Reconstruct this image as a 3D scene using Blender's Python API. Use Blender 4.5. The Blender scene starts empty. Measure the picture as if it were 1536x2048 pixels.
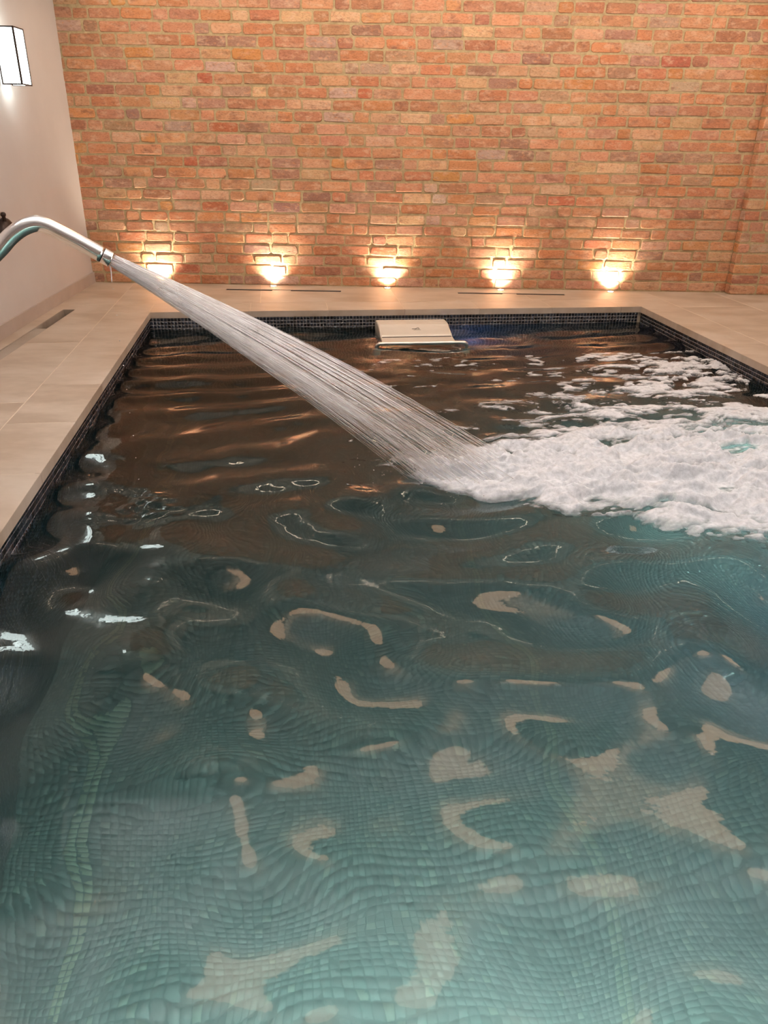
import bpy, bmesh, math, random
import numpy as np
from mathutils import Matrix, Vector

sc = bpy.context.scene
COL = sc.collection
rng = random.Random(7)
nrs = np.random.RandomState(11)

# ------------------------------------------------------------------ camera
F, PITCH, ROLL, CAM_H = 1539.0, math.radians(26.2), math.radians(0.95), 1.2
cp, sp = math.cos(PITCH), math.sin(PITCH)
_r, _f, _u = Vector((1, 0, 0)), Vector((0, cp, -sp)), Vector((0, sp, cp))
_R = _r * math.cos(ROLL) + _u * math.sin(ROLL)
_U = _u * math.cos(ROLL) - _r * math.sin(ROLL)
cam_d = bpy.data.cameras.new('camera')
cam_d.sensor_fit = 'VERTICAL'; cam_d.sensor_height = 24.0; cam_d.lens = 24.0 * F / 2048.0
cam_d.clip_start = 0.02
cam = bpy.data.objects.new('camera', cam_d); COL.objects.link(cam)
cam.matrix_world = Matrix(((_R.x, _U.x, -_f.x, 0), (_R.y, _U.y, -_f.y, 0), (_R.z, _U.z, -_f.z, CAM_H), (0, 0, 0, 1)))
sc.camera = cam

# ------------------------------------------------------------------ world, exposure, room lights
w = bpy.data.worlds.new('world'); sc.world = w; w.use_nodes = True
w.node_tree.nodes['Background'].inputs[0].default_value = (0.9, 0.8, 0.7, 1)
w.node_tree.nodes['Background'].inputs[1].default_value = 0.02
vs = sc.view_settings
vs.view_transform = 'Standard'; vs.look = 'None'; vs.gamma = 1.0; vs.use_curve_mapping = False
vs.exposure = 0.12
cy = sc.cycles
cy.use_denoising = True
cy.use_light_tree = False
cy.max_bounces = 6; cy.diffuse_bounces = 3; cy.glossy_bounces = 3; cy.transmission_bounces = 4; cy.volume_bounces = 0
cy.caustics_refractive = False; cy.caustics_reflective = False
cy.transparent_max_bounces = 160
cy.sample_clamp_indirect = 30.0

def light(name, kind, loc, power, color, direction=(0, 0, -1), **kw):
    d = bpy.data.lights.new(name, kind); d.energy = power; d.color = color
    for k, v_ in kw.items(): setattr(d, k, v_)
    o = bpy.data.objects.new(name, d); COL.objects.link(o); o.location = loc
    o.rotation_euler = Vector(direction).to_track_quat('-Z', 'Y').to_euler()
    return o

WARM = (1.0, 0.80, 0.60)
CEIL_Z = 2.46
# unseen cove strips added along the two long walls brighten the ceiling, a slim washer lights the brick, opal dome lamps hang over the pool
light('cove_fill', 'AREA', (-2.24, 2.4, 2.20), 185, (0.98, 0.97, 0.98), (0.5, 0, 1), shape='RECTANGLE', size=0.10, size_y=8.4)
light('cove_fill', 'AREA', (4.14, 2.4, 2.20), 185, (0.98, 0.97, 0.98), (-0.5, 0, 1), shape='RECTANGLE', size=0.10, size_y=8.4)
light('wall_washer', 'AREA', (0.85, 5.95, CEIL_Z - 0.03), 40, WARM, (0, 0.55, -1), shape='RECTANGLE', size=6.4, size_y=0.06)
DOMES = [(-0.8, 2.9), (0.5, 2.9), (1.8, 2.9), (-0.8, 4.3), (0.5, 4.3), (1.8, 4.3), (3.1, 4.3)]

# frames: the room is square to the camera, the pool is turned a little
A = math.radians(7.8)
P0 = np.array([-1.747, 5.69]); PU = np.array([math.cos(A), math.sin(A)]); PV = np.array([math.sin(A), -math.cos(A)])
PW, PL = 3.8, 5.75                    # pool width, length
WATER, FLOOR_Z = -0.125, -1.40
WALL_Y = 6.88
def pool(s, t): return P0 + PU * s + PV * t
def to_pool(x, y):
    q = np.array([x, y]) - P0
    return float(q @ PU), float(q @ PV)
# underwater lamps in the pool's end wall, a blue one and added fill in the long wall
for s_, p_ in ((0.4, 8), (1.2, 42), (2.3, 15)):
    q = pool(s_, PL - 0.03)
    light('pool_lamp', 'AREA', (q[0], q[1], -0.62), p_, (0.80, 1.0, 0.93), (-PV[0], -PV[1], -0.40), shape='DISK', size=0.24)
q = pool(PW - 0.03, 3.4)
light('pool_lamp', 'AREA', (q[0], q[1], -0.55), 5, (0.35, 0.6, 1.0), (-PU[0], -PU[1], -0.1), shape='DISK', size=0.2)
q = pool(PW - 0.03, 2.3)
light('pool_lamp', 'AREA', (q[0], q[1], -0.62), 14, (0.72, 1.0, 0.92), (-PU[0], -PU[1], -0.25), shape='DISK', size=0.24)  # added fill lamp, lightens the water in mid pool
q = pool(2.26, 0.42)      # small blue lamp on the swim unit's side
light('unit_lamp', 'AREA', (q[0], q[1], -0.26), 1.2, (0.20, 0.35, 1.0), (PU[0] * .8 - PV[0] * .6, PU[1] * .8 - PV[1] * .6, 0.15), shape='DISK', size=0.06)

# ------------------------------------------------------------------ helpers
def link(o, parent=None):
    COL.objects.link(o)
    if parent is not None: o.parent = parent
    return o
def tag(o, label=None, cat=None, group=None, kind=None):
    for k, v_ in (('label', label), ('category', cat), ('group', group), ('kind', kind)):
        if v_: o[k] = v_
    return o
def empty(name, loc=(0, 0, 0), rz=0.0):
    o = bpy.data.objects.new(name, None); o.location = loc; o.rotation_euler = (0, 0, rz)
    o.empty_display_size = 0.05
    return link(o)
def mesh_obj(name, verts, faces, m, parent=None, smooth=False, colors=None):
    me = bpy.data.meshes.new(name)
    me.from_pydata([tuple(map(float, v_)) for v_ in verts], [], [tuple(map(int, f_)) for f_ in faces])
    me.update()
    if m: me.materials.append(m)
    if smooth: me.shade_smooth()
    if colors is not None:
        at = me.attributes.new('tint', 'FLOAT_COLOR', 'POINT')
        at.data.foreach_set('color', np.asarray(colors, dtype=np.float32).ravel())
    return link(bpy.data.objects.new(name, me), parent)
def quad_obj(name, verts, quads, m, parent=None, smooth=False, colors=None):
    """fast path for big all-quad meshes (numpy arrays)"""
    me = bpy.data.meshes.new(name)
    nv, nf = len(verts), len(quads)
    me.vertices.add(nv); me.vertices.foreach_set('co', np.asarray(verts, dtype=np.float32).ravel())
    me.loops.add(nf * 4); me.loops.foreach_set('vertex_index', np.asarray(quads, dtype=np.int32).ravel())
    me.polygons.add(nf); me.polygons.foreach_set('loop_start', np.arange(0, nf * 4, 4, dtype=np.int32))
    me.update(calc_edges=True); me.validate()
    if m: me.materials.append(m)
    if smooth: me.shade_smooth()
    if colors is not None:
        at = me.attributes.new('tint', 'FLOAT_COLOR', 'POINT')
        at.data.foreach_set('color', np.asarray(colors, dtype=np.float32).ravel())
    return link(bpy.data.objects.new(name, me), parent)
def bm_obj(name, bm, m, parent=None, smooth=False):
    bmesh.ops.recalc_face_normals(bm, faces=bm.faces)
    me = bpy.data.meshes.new(name); bm.to_mesh(me); bm.free()
    if m: me.materials.append(m)
    if smooth: me.shade_smooth()
    return link(bpy.data.objects.new(name, me), parent)
def box_bm(x0, x1, y0, y1, z0, z1, bev=0.0, seg=2):
    bm = bmesh.new()
    bmesh.ops.create_cube(bm, size=1.0)
    for v_ in bm.verts:
        v_.co = Vector((x0 + (v_.co.x + .5) * (x1 - x0), y0 + (v_.co.y + .5) * (y1 - y0), z0 + (v_.co.z + .5) * (z1 - z0)))
    if bev: bmesh.ops.bevel(bm, geom=bm.edges[:], offset=bev, segments=seg, affect='EDGES', profile=0.5)
    return bm
def tube_mesh(points, radii, sides=20, caps=True):
    pts = [Vector(p) for p in points]; n = len(pts)
    if not hasattr(radii, '__len__'): radii = [radii] * n
    verts, faces = [], []
    t0 = (pts[1] - pts[0]).normalized()
    ref = Vector((0, 0, 1)) if abs(t0.z) < 0.9 else Vector((0, 1, 0))
    nrm = t0.cross(ref).normalized()
    for i in range(n):
        t = (pts[min(i + 1, n - 1)] - pts[max(i - 1, 0)]).normalized()
        nrm = (nrm - t * nrm.dot(t)).normalized(); b = t.cross(nrm)
        for k in range(sides):
            a = 2 * math.pi * k / sides
            verts.append(pts[i] + (nrm * math.cos(a) + b * math.sin(a)) * radii[i])
    for i in range(n - 1):
        for k in range(sides):
            k2 = (k + 1) % sides
            faces.append((i * sides + k, i * sides + k2, (i + 1) * sides + k2, (i + 1) * sides + k))
    if caps:
        faces.append(tuple(range(sides - 1, -1, -1))); faces.append(tuple((n - 1) * sides + k for k in range(sides)))
    return verts, faces
def tube_obj(name, points, radii, m, parent=None, sides=20, caps=True):
    v_, f_ = tube_mesh(points, radii, sides, caps)
    return mesh_obj(name, v_, f_, m, parent, smooth=True)
def lathe(name, prof, m, parent, origin=(0, 0, 0), axis=(0, 0, 1), n=32, smooth=True):
    q_ = Vector((0, 0, 1)).rotation_difference(Vector(axis)); verts, faces = [], []
    for r_, z_ in prof:
        for k in range(n):
            a = 2 * math.pi * k / n
            verts.append(q_ @ Vector((r_ * math.cos(a), r_ * math.sin(a), z_)) + Vector(origin))
    for i in range(len(prof) - 1):
        for k in range(n):
            k2 = (k + 1) % n
            faces.append((i * n + k, i * n + k2, (i + 1) * n + k2, (i + 1) * n + k))
    return mesh_obj(name, verts, faces, m, parent, smooth=smooth)
def catmull(pts, k=8):
    P = [Vector(p) for p in pts]; P = [P[0] * 2 - P[1]] + P + [P[-1] * 2 - P[-2]]; out = []
    for i in range(1, len(P) - 2):
        for j in range(k):
            t = j / k
            out.append(0.5 * ((2 * P[i]) + (P[i + 1] - P[i - 1]) * t + (2 * P[i - 1] - 5 * P[i] + 4 * P[i + 1] - P[i + 2]) * t * t
                              + (3 * P[i] - P[i - 1] - 3 * P[i + 1] + P[i + 2]) * t ** 3))
    out.append(P[-2]); return out
# smooth value noise
_lat = nrs.rand(256, 256)
def vnoise(x, y):
    xi = np.floor(x).astype(int); yi = np.floor(y).astype(int); fx = x - xi; fy = y - yi
    fx = fx * fx * fx * (fx * (fx * 6 - 15) + 10); fy = fy * fy * fy * (fy * (fy * 6 - 15) + 10)
    g = lambda a, b: _lat[a & 255, b & 255]
    return (g(xi, yi) * (1 - fx) + g(xi + 1, yi) * fx) * (1 - fy) + (g(xi, yi + 1) * (1 - fx) + g(xi + 1, yi + 1) * fx) * fy
def fbm(x, y, o=4, gain=0.5):
    s_, a, tot = 0, 1.0, 0
    for i in range(o):
        s_ = s_ + a * vnoise(x + 17.3 * i, y + 9.1 * i); tot += a; a *= gain; x = x * 2.03; y = y * 2.03
    return s_ / tot
def clip_poly(poly, p, n, keep_inside=True):
    """clip convex polygon by half plane (x-p).n <= 0 ; keep_inside False keeps the other side"""
    sg = 1 if keep_inside else -1; out = []
    for i in range(len(poly)):
        a, b = poly[i], poly[(i + 1) % len(poly)]
        da = sg * ((a[0] - p[0]) * n[0] + (a[1] - p[1]) * n[1]); db = sg * ((b[0] - p[0]) * n[0] + (b[1] - p[1]) * n[1])
        if da <= 0: out.append(a)
        if (da < 0 < db) or (db < 0 < da):
            t = da / (da - db); out.append((a[0] + (b[0] - a[0]) * t, a[1] + (b[1] - a[1]) * t))
    return out if len(out) >= 3 and abs(area(out)) > 1e-5 else []
def area(p): return 0.5 * sum(p[i][0] * p[(i + 1) % len(p)][1] - p[(i + 1) % len(p)][0] * p[i][1] for i in range(len(p)))
def ccw(p): return list(p) if area(p) > 0 else list(p)[::-1]
def edges_out(p):
    p = ccw(p)
    for i in range(len(p)):
        a, b = p[i], p[(i + 1) % len(p)]; L = math.hypot(b[0] - a[0], b[1] - a[1])
        yield a, ((b[1] - a[1]) / L, -(b[0] - a[0]) / L)
def intersect(poly, conv):
    for p, n in edges_out(conv):
        if not poly: return []
        poly = clip_poly(poly, p, n, True)
    return poly
def subtract(polys, conv):
    out = []
    for poly in polys:
        if not intersect(list(poly), conv): out.append(poly); continue
        cur = list(poly)
        for p, n in edges_out(conv):
            piece = clip_poly(cur, p, n, False)
            if piece: out.append(piece)
            cur = clip_poly(cur, p, n, True)
            if not cur: break
    return out
def prism(polys, z0, z1, name, m, parent=None):
    verts, faces = [], []
    for p in polys:
        p = ccw(p); b = len(verts); n = len(p)
        verts += [(x, y, z1) for x, y in p] + [(x, y, z0) for x, y in p]
        faces.append(tuple(range(b, b + n)))
        for i in range(n):
            j = (i + 1) % n
            faces.append((b + j, b + i, b + n + i, b + n + j))
    return mesh_obj(name, verts, faces, m, parent)
def inset(poly, d):
    poly = ccw(poly)
    for p, n in list(edges_out(poly)):
        poly = clip_poly(poly, (p[0] - n[0] * d, p[1] - n[1] * d), n, True)
        if not poly: return []
    return poly

# ------------------------------------------------------------------ materials
def new_mat(name):
    m = bpy.data.materials.new(name); m.use_nodes = True
    nt = m.node_tree; b = nt.nodes['Principled BSDF']
    return m, nt, b
def N(nt, t, **kw):
    n = nt.nodes.new(t)
    for k, v_ in kw.items(): setattr(n, k, v_)
    return n
def noise(nt, scale, detail=4.0, rough=0.55, vec=None, coord='Object'):
    n = N(nt, 'ShaderNodeTexNoise'); n.inputs['Scale'].default_value = scale; n.inputs['Detail'].default_value = min(detail, 3.0)
    n.inputs['Roughness'].default_value = rough
    if vec is None:
        tc = N(nt, 'ShaderNodeTexCoord'); vec = tc.outputs[coord]
    nt.links.new(vec, n.inputs['Vector']); return n
def ramp(nt, fac, stops):
    r_ = N(nt, 'ShaderNodeValToRGB'); e = r_.color_ramp.elements
    while len(e) < len(stops): e.new(0.5)
    for i, (p, c) in enumerate(stops):
        e[i].position = p; e[i].color = (*c, 1) if len(c) == 3 else c
    nt.links.new(fac, r_.inputs['Fac']); return r_.outputs['Color']
def mix(nt, a, b, fac, mode='MIX'):
    n = N(nt, 'ShaderNodeMix', data_type='RGBA', blend_type=mode)
    for s_, v_ in ((n.inputs[6], a), (n.inputs[7], b)):
        if hasattr(v_, 'links'): nt.links.new(v_, s_)
        else: s_.default_value = (*v_, 1)
    if hasattr(fac, 'links'): nt.links.new(fac, n.inputs[0])
    else: n.inputs[0].default_value = fac
    return n.outputs[2]
def bump(nt, b, h, strength=0.3, dist=0.01):
    n = N(nt, 'ShaderNodeBump'); n.inputs['Strength'].default_value = strength; n.inputs['Distance'].default_value = dist
    nt.links.new(h, n.inputs['Height']); nt.links.new(n.outputs['Normal'], b.inputs['Normal'])
def simple(name, color, rough=0.5, metal=0.0, var=0.0, vscale=20.0, **kw):
    m, nt, b = new_mat(name)
    b.inputs['Roughness'].default_value = rough; b.inputs['Metallic'].default_value = metal
    n = noise(nt, vscale)
    c2 = tuple(max(0, c * (1 - var)) for c in color)
    nt.links.new(ramp(nt, n.outputs['Fac'], [(0.3, c2), (0.7, color)]), b.inputs['Base Color'])
    for k, v_ in kw.items(): b.inputs[k].default_value = v_
    return m

# brick: tint attribute with bloom, speckle and relief
m_brick, nt, b = new_mat('brick')
at = N(nt, 'ShaderNodeAttribute', attribute_name='tint')
geo = N(nt, 'ShaderNodeNewGeometry'); pos = geo.outputs['Position']
mp = N(nt, 'ShaderNodeMapping'); mp.inputs['Scale'].default_value = (0.75, 1, 1.5); nt.links.new(pos, mp.inputs['Vector']); pos = mp.outputs[0]
n1 = noise(nt, 17, 6, 0.65, pos); n2 = noise(nt, 75, 5, 0.65, pos); n3 = noise(nt, 11, 6, 0.7, pos); n4 = noise(nt, 34, 5, 0.7, pos)
c = mix(nt, at.outputs['Color'], (0.64, 0.45, 0.32), ramp(nt, n1.outputs['Fac'], [(0.50, (0, 0, 0)), (0.72, (0.75,) * 3)]))
c = mix(nt, c, (0.27, 0.12, 0.075), ramp(nt, n3.outputs['Fac'], [(0.28, (0.75,) * 3), (0.46, (0, 0, 0))]))
c = mix(nt, c, (0.60, 0.235, 0.10), ramp(nt, n4.outputs['Fac'], [(0.54, (0, 0, 0)), (0.70, (0.6,) * 3)]))
c = mix(nt, c, (0.70, 0.66, 0.6), ramp(nt, n2.outputs['Fac'], [(0.34, (0.8,) * 3), (0.52, (0, 0, 0))]), 'MULTIPLY')
nt.links.new(c, b.inputs['Base Color']); b.inputs['Roughness'].default_value = 0.72
b.inputs['Specular IOR Level'].default_value = 0.35
bump(nt, b, n2.outputs['Fac'], 0.55, 0.006)

m_mortar, nt, b = new_mat('mortar')
geo = N(nt, 'ShaderNodeNewGeometry'); n1 = noise(nt, 30, 6, 0.65, geo.outputs['Position']); n2 = noise(nt, 160, 3, 0.6, geo.outputs['Position'])
nt.links.new(ramp(nt, n1.outputs['Fac'], [(0.3, (0.36, 0.27, 0.145)), (0.7, (0.52, 0.40, 0.23))]), b.inputs['Base Color'])
b.inputs['Roughness'].default_value = 0.9; bump(nt, b, n2.outputs['Fac'], 0.6, 0.006)

m_plaster, nt, b = new_mat('plaster')
n1 = noise(nt, 3, 3); n2 = noise(nt, 90, 3)
nt.links.new(ramp(nt, n1.outputs['Fac'], [(0.3, (0.54, 0.485, 0.46)), (0.7, (0.57, 0.52, 0.495))]), b.inputs['Base Color'])
b.inputs['Roughness'].default_value = 0.75; bump(nt, b, n2.outputs['Fac'], 0.05, 0.002)
m_ceiling = simple('ceiling_paint', (0.82, 0.81, 0.79), 0.8, var=0.03, vscale=2)
m_skirt = simple('skirting_stone', (0.46, 0.38, 0.33), 0.45, var=0.12, vscale=6)

# limestone
def stone(name, tint=1.0, shift=(1, 1, 1)):
    m, nt, b = new_mat(name)
    geo = N(nt, 'ShaderNodeNewGeometry'); oi = N(nt, 'ShaderNodeObjectInfo')
    v = N(nt, 'ShaderNodeVectorMath', operation='ADD'); nt.links.new(geo.outputs['Position'], v.inputs[0]); nt.links.new(oi.outputs['Random'], v.inputs[1])
    mp = N(nt, 'ShaderNodeMapping'); mp.inputs['Scale'].default_value = (1.0, 1.9, 1); nt.links.new(v.outputs[0], mp.inputs['Vector'])
    n1 = noise(nt, 2.6, 8, 0.62, mp.outputs[0]); n2 = noise(nt, 16, 5, 0.6, mp.outputs[0]); n3 = noise(nt, 60, 3, 0.5, geo.outputs['Position'])
    k = lambda c_: tuple(min(1, x * tint * y) for x, y in zip(c_, shift))
    c = ramp(nt, n1.outputs['Fac'], [(0.36, k((0.50, 0.40, 0.30))), (0.5, k((0.60, 0.50, 0.395))), (0.66, k((0.67, 0.58, 0.48)))])
    c = mix(nt, c, k((0.40, 0.30, 0.21)), ramp(nt, n2.outputs['Fac'], [(0.50, (0, 0, 0)), (0.95, (0.22,) * 3)]))
    nt.links.new(c, b.inputs['Base Color'])
    nt.links.new(ramp(nt, n1.outputs['Fac'], [(0.3, (0.33,) * 3), (0.7, (0.46,) * 3)]), b.inputs['Roughness'])
    bump(nt, b, n2.outputs['Fac'], 0.12, 0.004)
    return m
m_stone = stone('limestone', 0.82, (1.0, 0.98, 0.98)); m_insert = stone('limestone_insert', 0.62, (0.98, 1.0, 1.04))
m_grout = simple('deck_grout', (0.70, 0.60, 0.48), 0.8, var=0.1, vscale=40)

# mosaic
m_tile, nt, b = new_mat('glass_mosaic')
at = N(nt, 'ShaderNodeAttribute', attribute_name='tint'); nt.links.new(at.outputs['Color'], b.inputs['Base Color'])
b.inputs['Roughness'].default_value = 0.12
geo = N(nt, 'ShaderNodeNewGeometry'); n1 = noise(nt, 25, 2, 0.5, geo.outputs['Position']); bump(nt, b, n1.outputs['Fac'], 0.25, 0.006)
m_tgrout = simple('mosaic_grout', (0.40, 0.37, 0.35), 0.8, var=0.15, vscale=30)
m_fgrout = simple('pool_floor_grout', (0.155, 0.195, 0.19), 0.8, var=0.2, vscale=30)

# water: refracting surface with a teal tint that grows with depth
m_water, nt, b = new_mat('pool_water')
b.inputs['Base Color'].default_value = (1, 1, 1, 1); b.inputs['Roughness'].default_value = 0.03
b.inputs['IOR'].default_value = 1.333; b.inputs['Transmission Weight'].default_value = 1.0
geo = N(nt, 'ShaderNodeNewGeometry'); n1 = noise(nt, 16, 3, 0.5, geo.outputs['Position']); bump(nt, b, n1.outputs['Fac'], 0.05, 0.01)
va = N(nt, 'ShaderNodeVolumeAbsorption'); va.inputs['Color'].default_value = (0.50, 0.82, 0.80, 1); va.inputs['Density'].default_value = 0.5
vsc = N(nt, 'ShaderNodeVolumeScatter'); vsc.inputs['Color'].default_value = (0.80, 0.95, 0.93, 1); vsc.inputs['Density'].default_value = 0.34; vsc.inputs['Anisotropy'].default_value = 0.3
vad = N(nt, 'ShaderNodeAddShader'); nt.links.new(va.outputs[0], vad.inputs[0]); nt.links.new(vsc.outputs[0], vad.inputs[1])
nt.links.new(vad.outputs[0], nt.nodes['Material Output'].inputs['Volume'])

def spray_mat(name, alpha, col=(0.98, 0.97, 0.97)):
    m, nt, b = new_mat(name)
    df = N(nt, 'ShaderNodeBsdfDiffuse'); df.inputs[0].default_value = (*col, 1)
    tl = N(nt, 'ShaderNodeBsdfTranslucent'); tl.inputs[0].default_value = (*col, 1)
    tp = N(nt, 'ShaderNodeBsdfTransparent'); gl = N(nt, 'ShaderNodeBsdfGlossy'); gl.inputs['Roughness'].default_value = 0.25
    a1 = N(nt, 'ShaderNodeMixShader'); a1.inputs[0].default_value = 0.5
    a2 = N(nt, 'ShaderNodeMixShader'); a2.inputs[0].default_value = 0.12
    a3 = N(nt, 'ShaderNodeMixShader')
    geo = N(nt, 'ShaderNodeNewGeometry'); n1 = noise(nt, 9, 3, 0.6, geo.outputs['Position'])
    mr = N(nt, 'ShaderNodeMapRange'); mr.inputs[1].default_value = 0.3; mr.inputs[2].default_value = 0.7
    mr.inputs[3].default_value = alpha * 0.6; mr.inputs[4].default_value = min(1, alpha * 1.4)
    nt.links.new(n1.outputs['Fac'], mr.inputs[0]); nt.links.new(mr.outputs[0], a3.inputs[0])
    nt.links.new(df.outputs[0], a1.inputs[1]); nt.links.new(tl.outputs[0], a1.inputs[2])
    nt.links.new(a1.outputs[0], a2.inputs[1]); nt.links.new(gl.outputs[0], a2.inputs[2])
    nt.links.new(tp.outputs[0], a3.inputs[1]); nt.links.new(a2.outputs[0], a3.inputs[2])
    nt.links.new(a3.outputs[0], nt.nodes['Material Output'].inputs['Surface'])
    nt.nodes.remove(b)
    return m
m_spray = spray_mat('jet_spray', 0.40)
m_core = spray_mat('jet_core', 0.9)
m_foam, nt, b = new_mat('white_foam')
geo = N(nt, 'ShaderNodeNewGeometry'); n1 = noise(nt, 45, 5, 0.65, geo.outputs['Position'])
nt.links.new(ramp(nt, n1.outputs['Fac'], [(0.3, (0.47, 0.485, 0.51)), (0.65, (0.67, 0.68, 0.705))]), b.inputs['Base Color'])
b.inputs['Roughness'].default_value = 0.55; b.inputs['Specular IOR Level'].default_value = 0.2
at = N(nt, 'ShaderNodeAttribute', attribute_name='tint'); nt.links.new(at.outputs['Fac'], b.inputs['Alpha'])
bump(nt, b, n1.outputs['Fac'], 0.35, 0.01)

m_chrome = simple('polished_steel', (0.84, 0.80, 0.77), 0.17, 1.0, var=0.04, vscale=8)
m_steel = simple('satin_steel', (0.72, 0.69, 0.65), 0.30, 1.0, var=0.06, vscale=30)
m_hood = simple('hood_shell', (0.66, 0.61, 0.54), 0.38, 0.15, var=0.05, vscale=10)
m_dark = simple('dark_bronze', (0.055, 0.035, 0.030), 0.4, 0.6, var=0.3, vscale=40)
m_slot_shade = simple('slot_shade', (0.015, 0.012, 0.011), 0.7, var=0.3)  # near-black colour stands in for the shade inside the drain slots
m_print = simple('logo_print', (0.10, 0.08, 0.07), 0.6, var=0.2)
def emit(name, color, strength):
    m, nt, b = new_mat(name)
    n = noise(nt, 6, 2)
    nt.links.new(ramp(nt, n.outputs['Fac'], [(0.3, tuple(c * 0.93 for c in color)), (0.7, color)]), b.inputs['Emission Color'])
    b.inputs['Emission Strength'].default_value = strength; b.inputs['Base Color'].default_value = (0.8, 0.8, 0.8, 1)
    return m
m_opal = emit('opal_glass', (0.86, 1.0, 0.97), 8.0)
m_dome = emit('dome_opal', (1.0, 0.60, 0.34), 5.0)
m_lens = emit('lamp_lens', (1.0, 0.93, 0.78), 90.0)

# ------------------------------------------------------------------ room shell
XR, YN = 4.3, -2.4
LW0 = np.array([-2.556, WALL_Y]); LWD = np.array([0.061, -1.0]); LWD = LWD / np.linalg.norm(LWD)   # left wall line, towards the camera
LWN = np.array([-LWD[1], LWD[0]])                                                                # into the room
def lw(d, off=0.0): return LW0 + LWD * d + LWN * off
LWL = (WALL_Y - YN) / -LWD[1]
ROOM = ccw([tuple(LW0), tuple(lw(LWL)), (XR, YN), (XR, WALL_Y)])

def slab(name, pts, m, parent=None):
    v_ = [p for p in pts]; n = len(v_) // 2
    f_ = [tuple(range(n)), tuple(range(2 * n - 1, n - 1, -1))] + [((i + 1) % n, i, n + i, n + (i + 1) % n) for i in range(n)]
    return mesh_obj(name, v_, f_, m, parent)
def wall_box(name, a, b_, out, thick, z0, z1, m):
    a, b_, out = map(np.array, (a, b_, out)); a2, b2 = a + out * thick, b_ + out * thick
    return tag(slab(name, [(*a, z0), (*b_, z0), (*b2, z0), (*a2, z0), (*a, z1), (*b_, z1), (*b2, z1), (*a2, z1)], m), kind='structure')
wl = wall_box('wall_left', lw(-0.2), lw(LWL), -LWN, 0.2, -0.2, CEIL_Z, m_plaster); tag(wl, 'pale plastered side wall with a stone skirting strip', 'wall')
wr = wall_box('wall_right', (XR, WALL_Y + .2), (XR, YN), (1, 0), 0.2, -0.2, CEIL_Z, m_plaster); tag(wr, 'pale plastered wall on the far side of the pool', 'wall')
wn = wall_box('wall_near', (XR + .2, YN), (lw(LWL)[0] - .2, YN), (0, -1), 0.2, -0.2, CEIL_Z, m_plaster); tag(wn, 'pale plastered wall behind the viewer', 'wall')
ce = tag(prism([ccw([(-2.9, YN - .2), (XR + .2, YN - .2), (XR + .2, WALL_Y + .2), (-2.9, WALL_Y + .2)])], CEIL_Z, CEIL_Z + 0.15, 'ceiling', m_ceiling), 'white painted ceiling over the pool', 'ceiling', kind='structure')
for nm, a0, a1, o_ in (('added_cove_1', lw(0.0), lw(LWL), LWN), ('added_cove_2', np.array([XR, WALL_Y]), np.array([XR, YN]), np.array([-1.0, 0]))):
    vv, ff = [], []      # added cove ledge, its upstand lip hides the fill strip from below
    for a in (a0, a1):
        for d_, z_ in ((0, 2.12), (.26, 2.12), (.26, 2.245), (.24, 2.245), (.24, 2.15), (0, 2.15)): vv.append((*(a + o_ * d_), z_))
    ff = [tuple(range(6)), tuple(range(11, 5, -1))] + [((k + 1) % 6, k, 6 + k, 6 + (k + 1) % 6) for k in range(6)]
    tag(mesh_obj(nm, vv, ff, m_ceiling), 'added cove ledge hiding a fill strip, high on the ' + ('left' if nm == 'added_cove_1' else 'right') + ' wall', 'cove', kind='structure')
sk = []
for z0, z1, off in ((0.0, 0.085, 0.014),):
    a, b_ = lw(0.0), lw(LWL); a2, b2 = lw(0.0, off), lw(LWL, off)
    sk = slab('baseboard_left', [(*a, z0), (*b_, z0), (*b2, z0), (*a2, z0), (*a, z1), (*b_, z1), (*b2, z1), (*a2, z1)], m_skirt)
tag(sk, 'beige stone skirting along the foot of the plastered wall', 'skirting', kind='structure')

# ------------------------------------------------------------------ brick wall
wb = wall_box('wall_back', (-2.9, WALL_Y), (XR + .2, WALL_Y), (0, 1), 0.2, -0.2, CEIL_Z, m_mortar)
tag(wb, 'old orange brick wall with sandy mortar above the deck', 'wall')
COURSE, STR, HDR, JT = 0.0845, 0.2385, 0.124, 0.0155
PIER_X, PIER_D = 2.93, 0.09  # pier added so the lit brick stops at a sharp edge
PAL = [((0.52, 0.215, 0.105), 6), ((0.55, 0.255, 0.135), 7), ((0.53, 0.275, 0.165), 6), ((0.48, 0.225, 0.125), 5), ((0.57, 0.335, 0.205), 3.2),
       ((0.42, 0.185, 0.105), 3.4), ((0.35, 0.185, 0.130), 1.2), ((0.42, 0.235, 0.150), 2.0), ((0.45, 0.140, 0.075), 0.8), ((0.56, 0.255, 0.095), 1.2), ((0.47, 0.310, 0.235), 1.0)]
def pick(p):
    r_ = rng.random() * sum(x[1] for x in p)
    for c_, w_ in p:
        r_ -= w_
        if r_ <= 0: return c_
    return p[0][0]
def cam_px(x, y, z):
    v_ = Vector((x, y, z)) - Vector((0, 0, CAM_H)); d = v_.dot(_f)
    return 768 + F * v_.dot(_R) / d, 1024 - F * v_.dot(_U) / d, d
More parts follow.
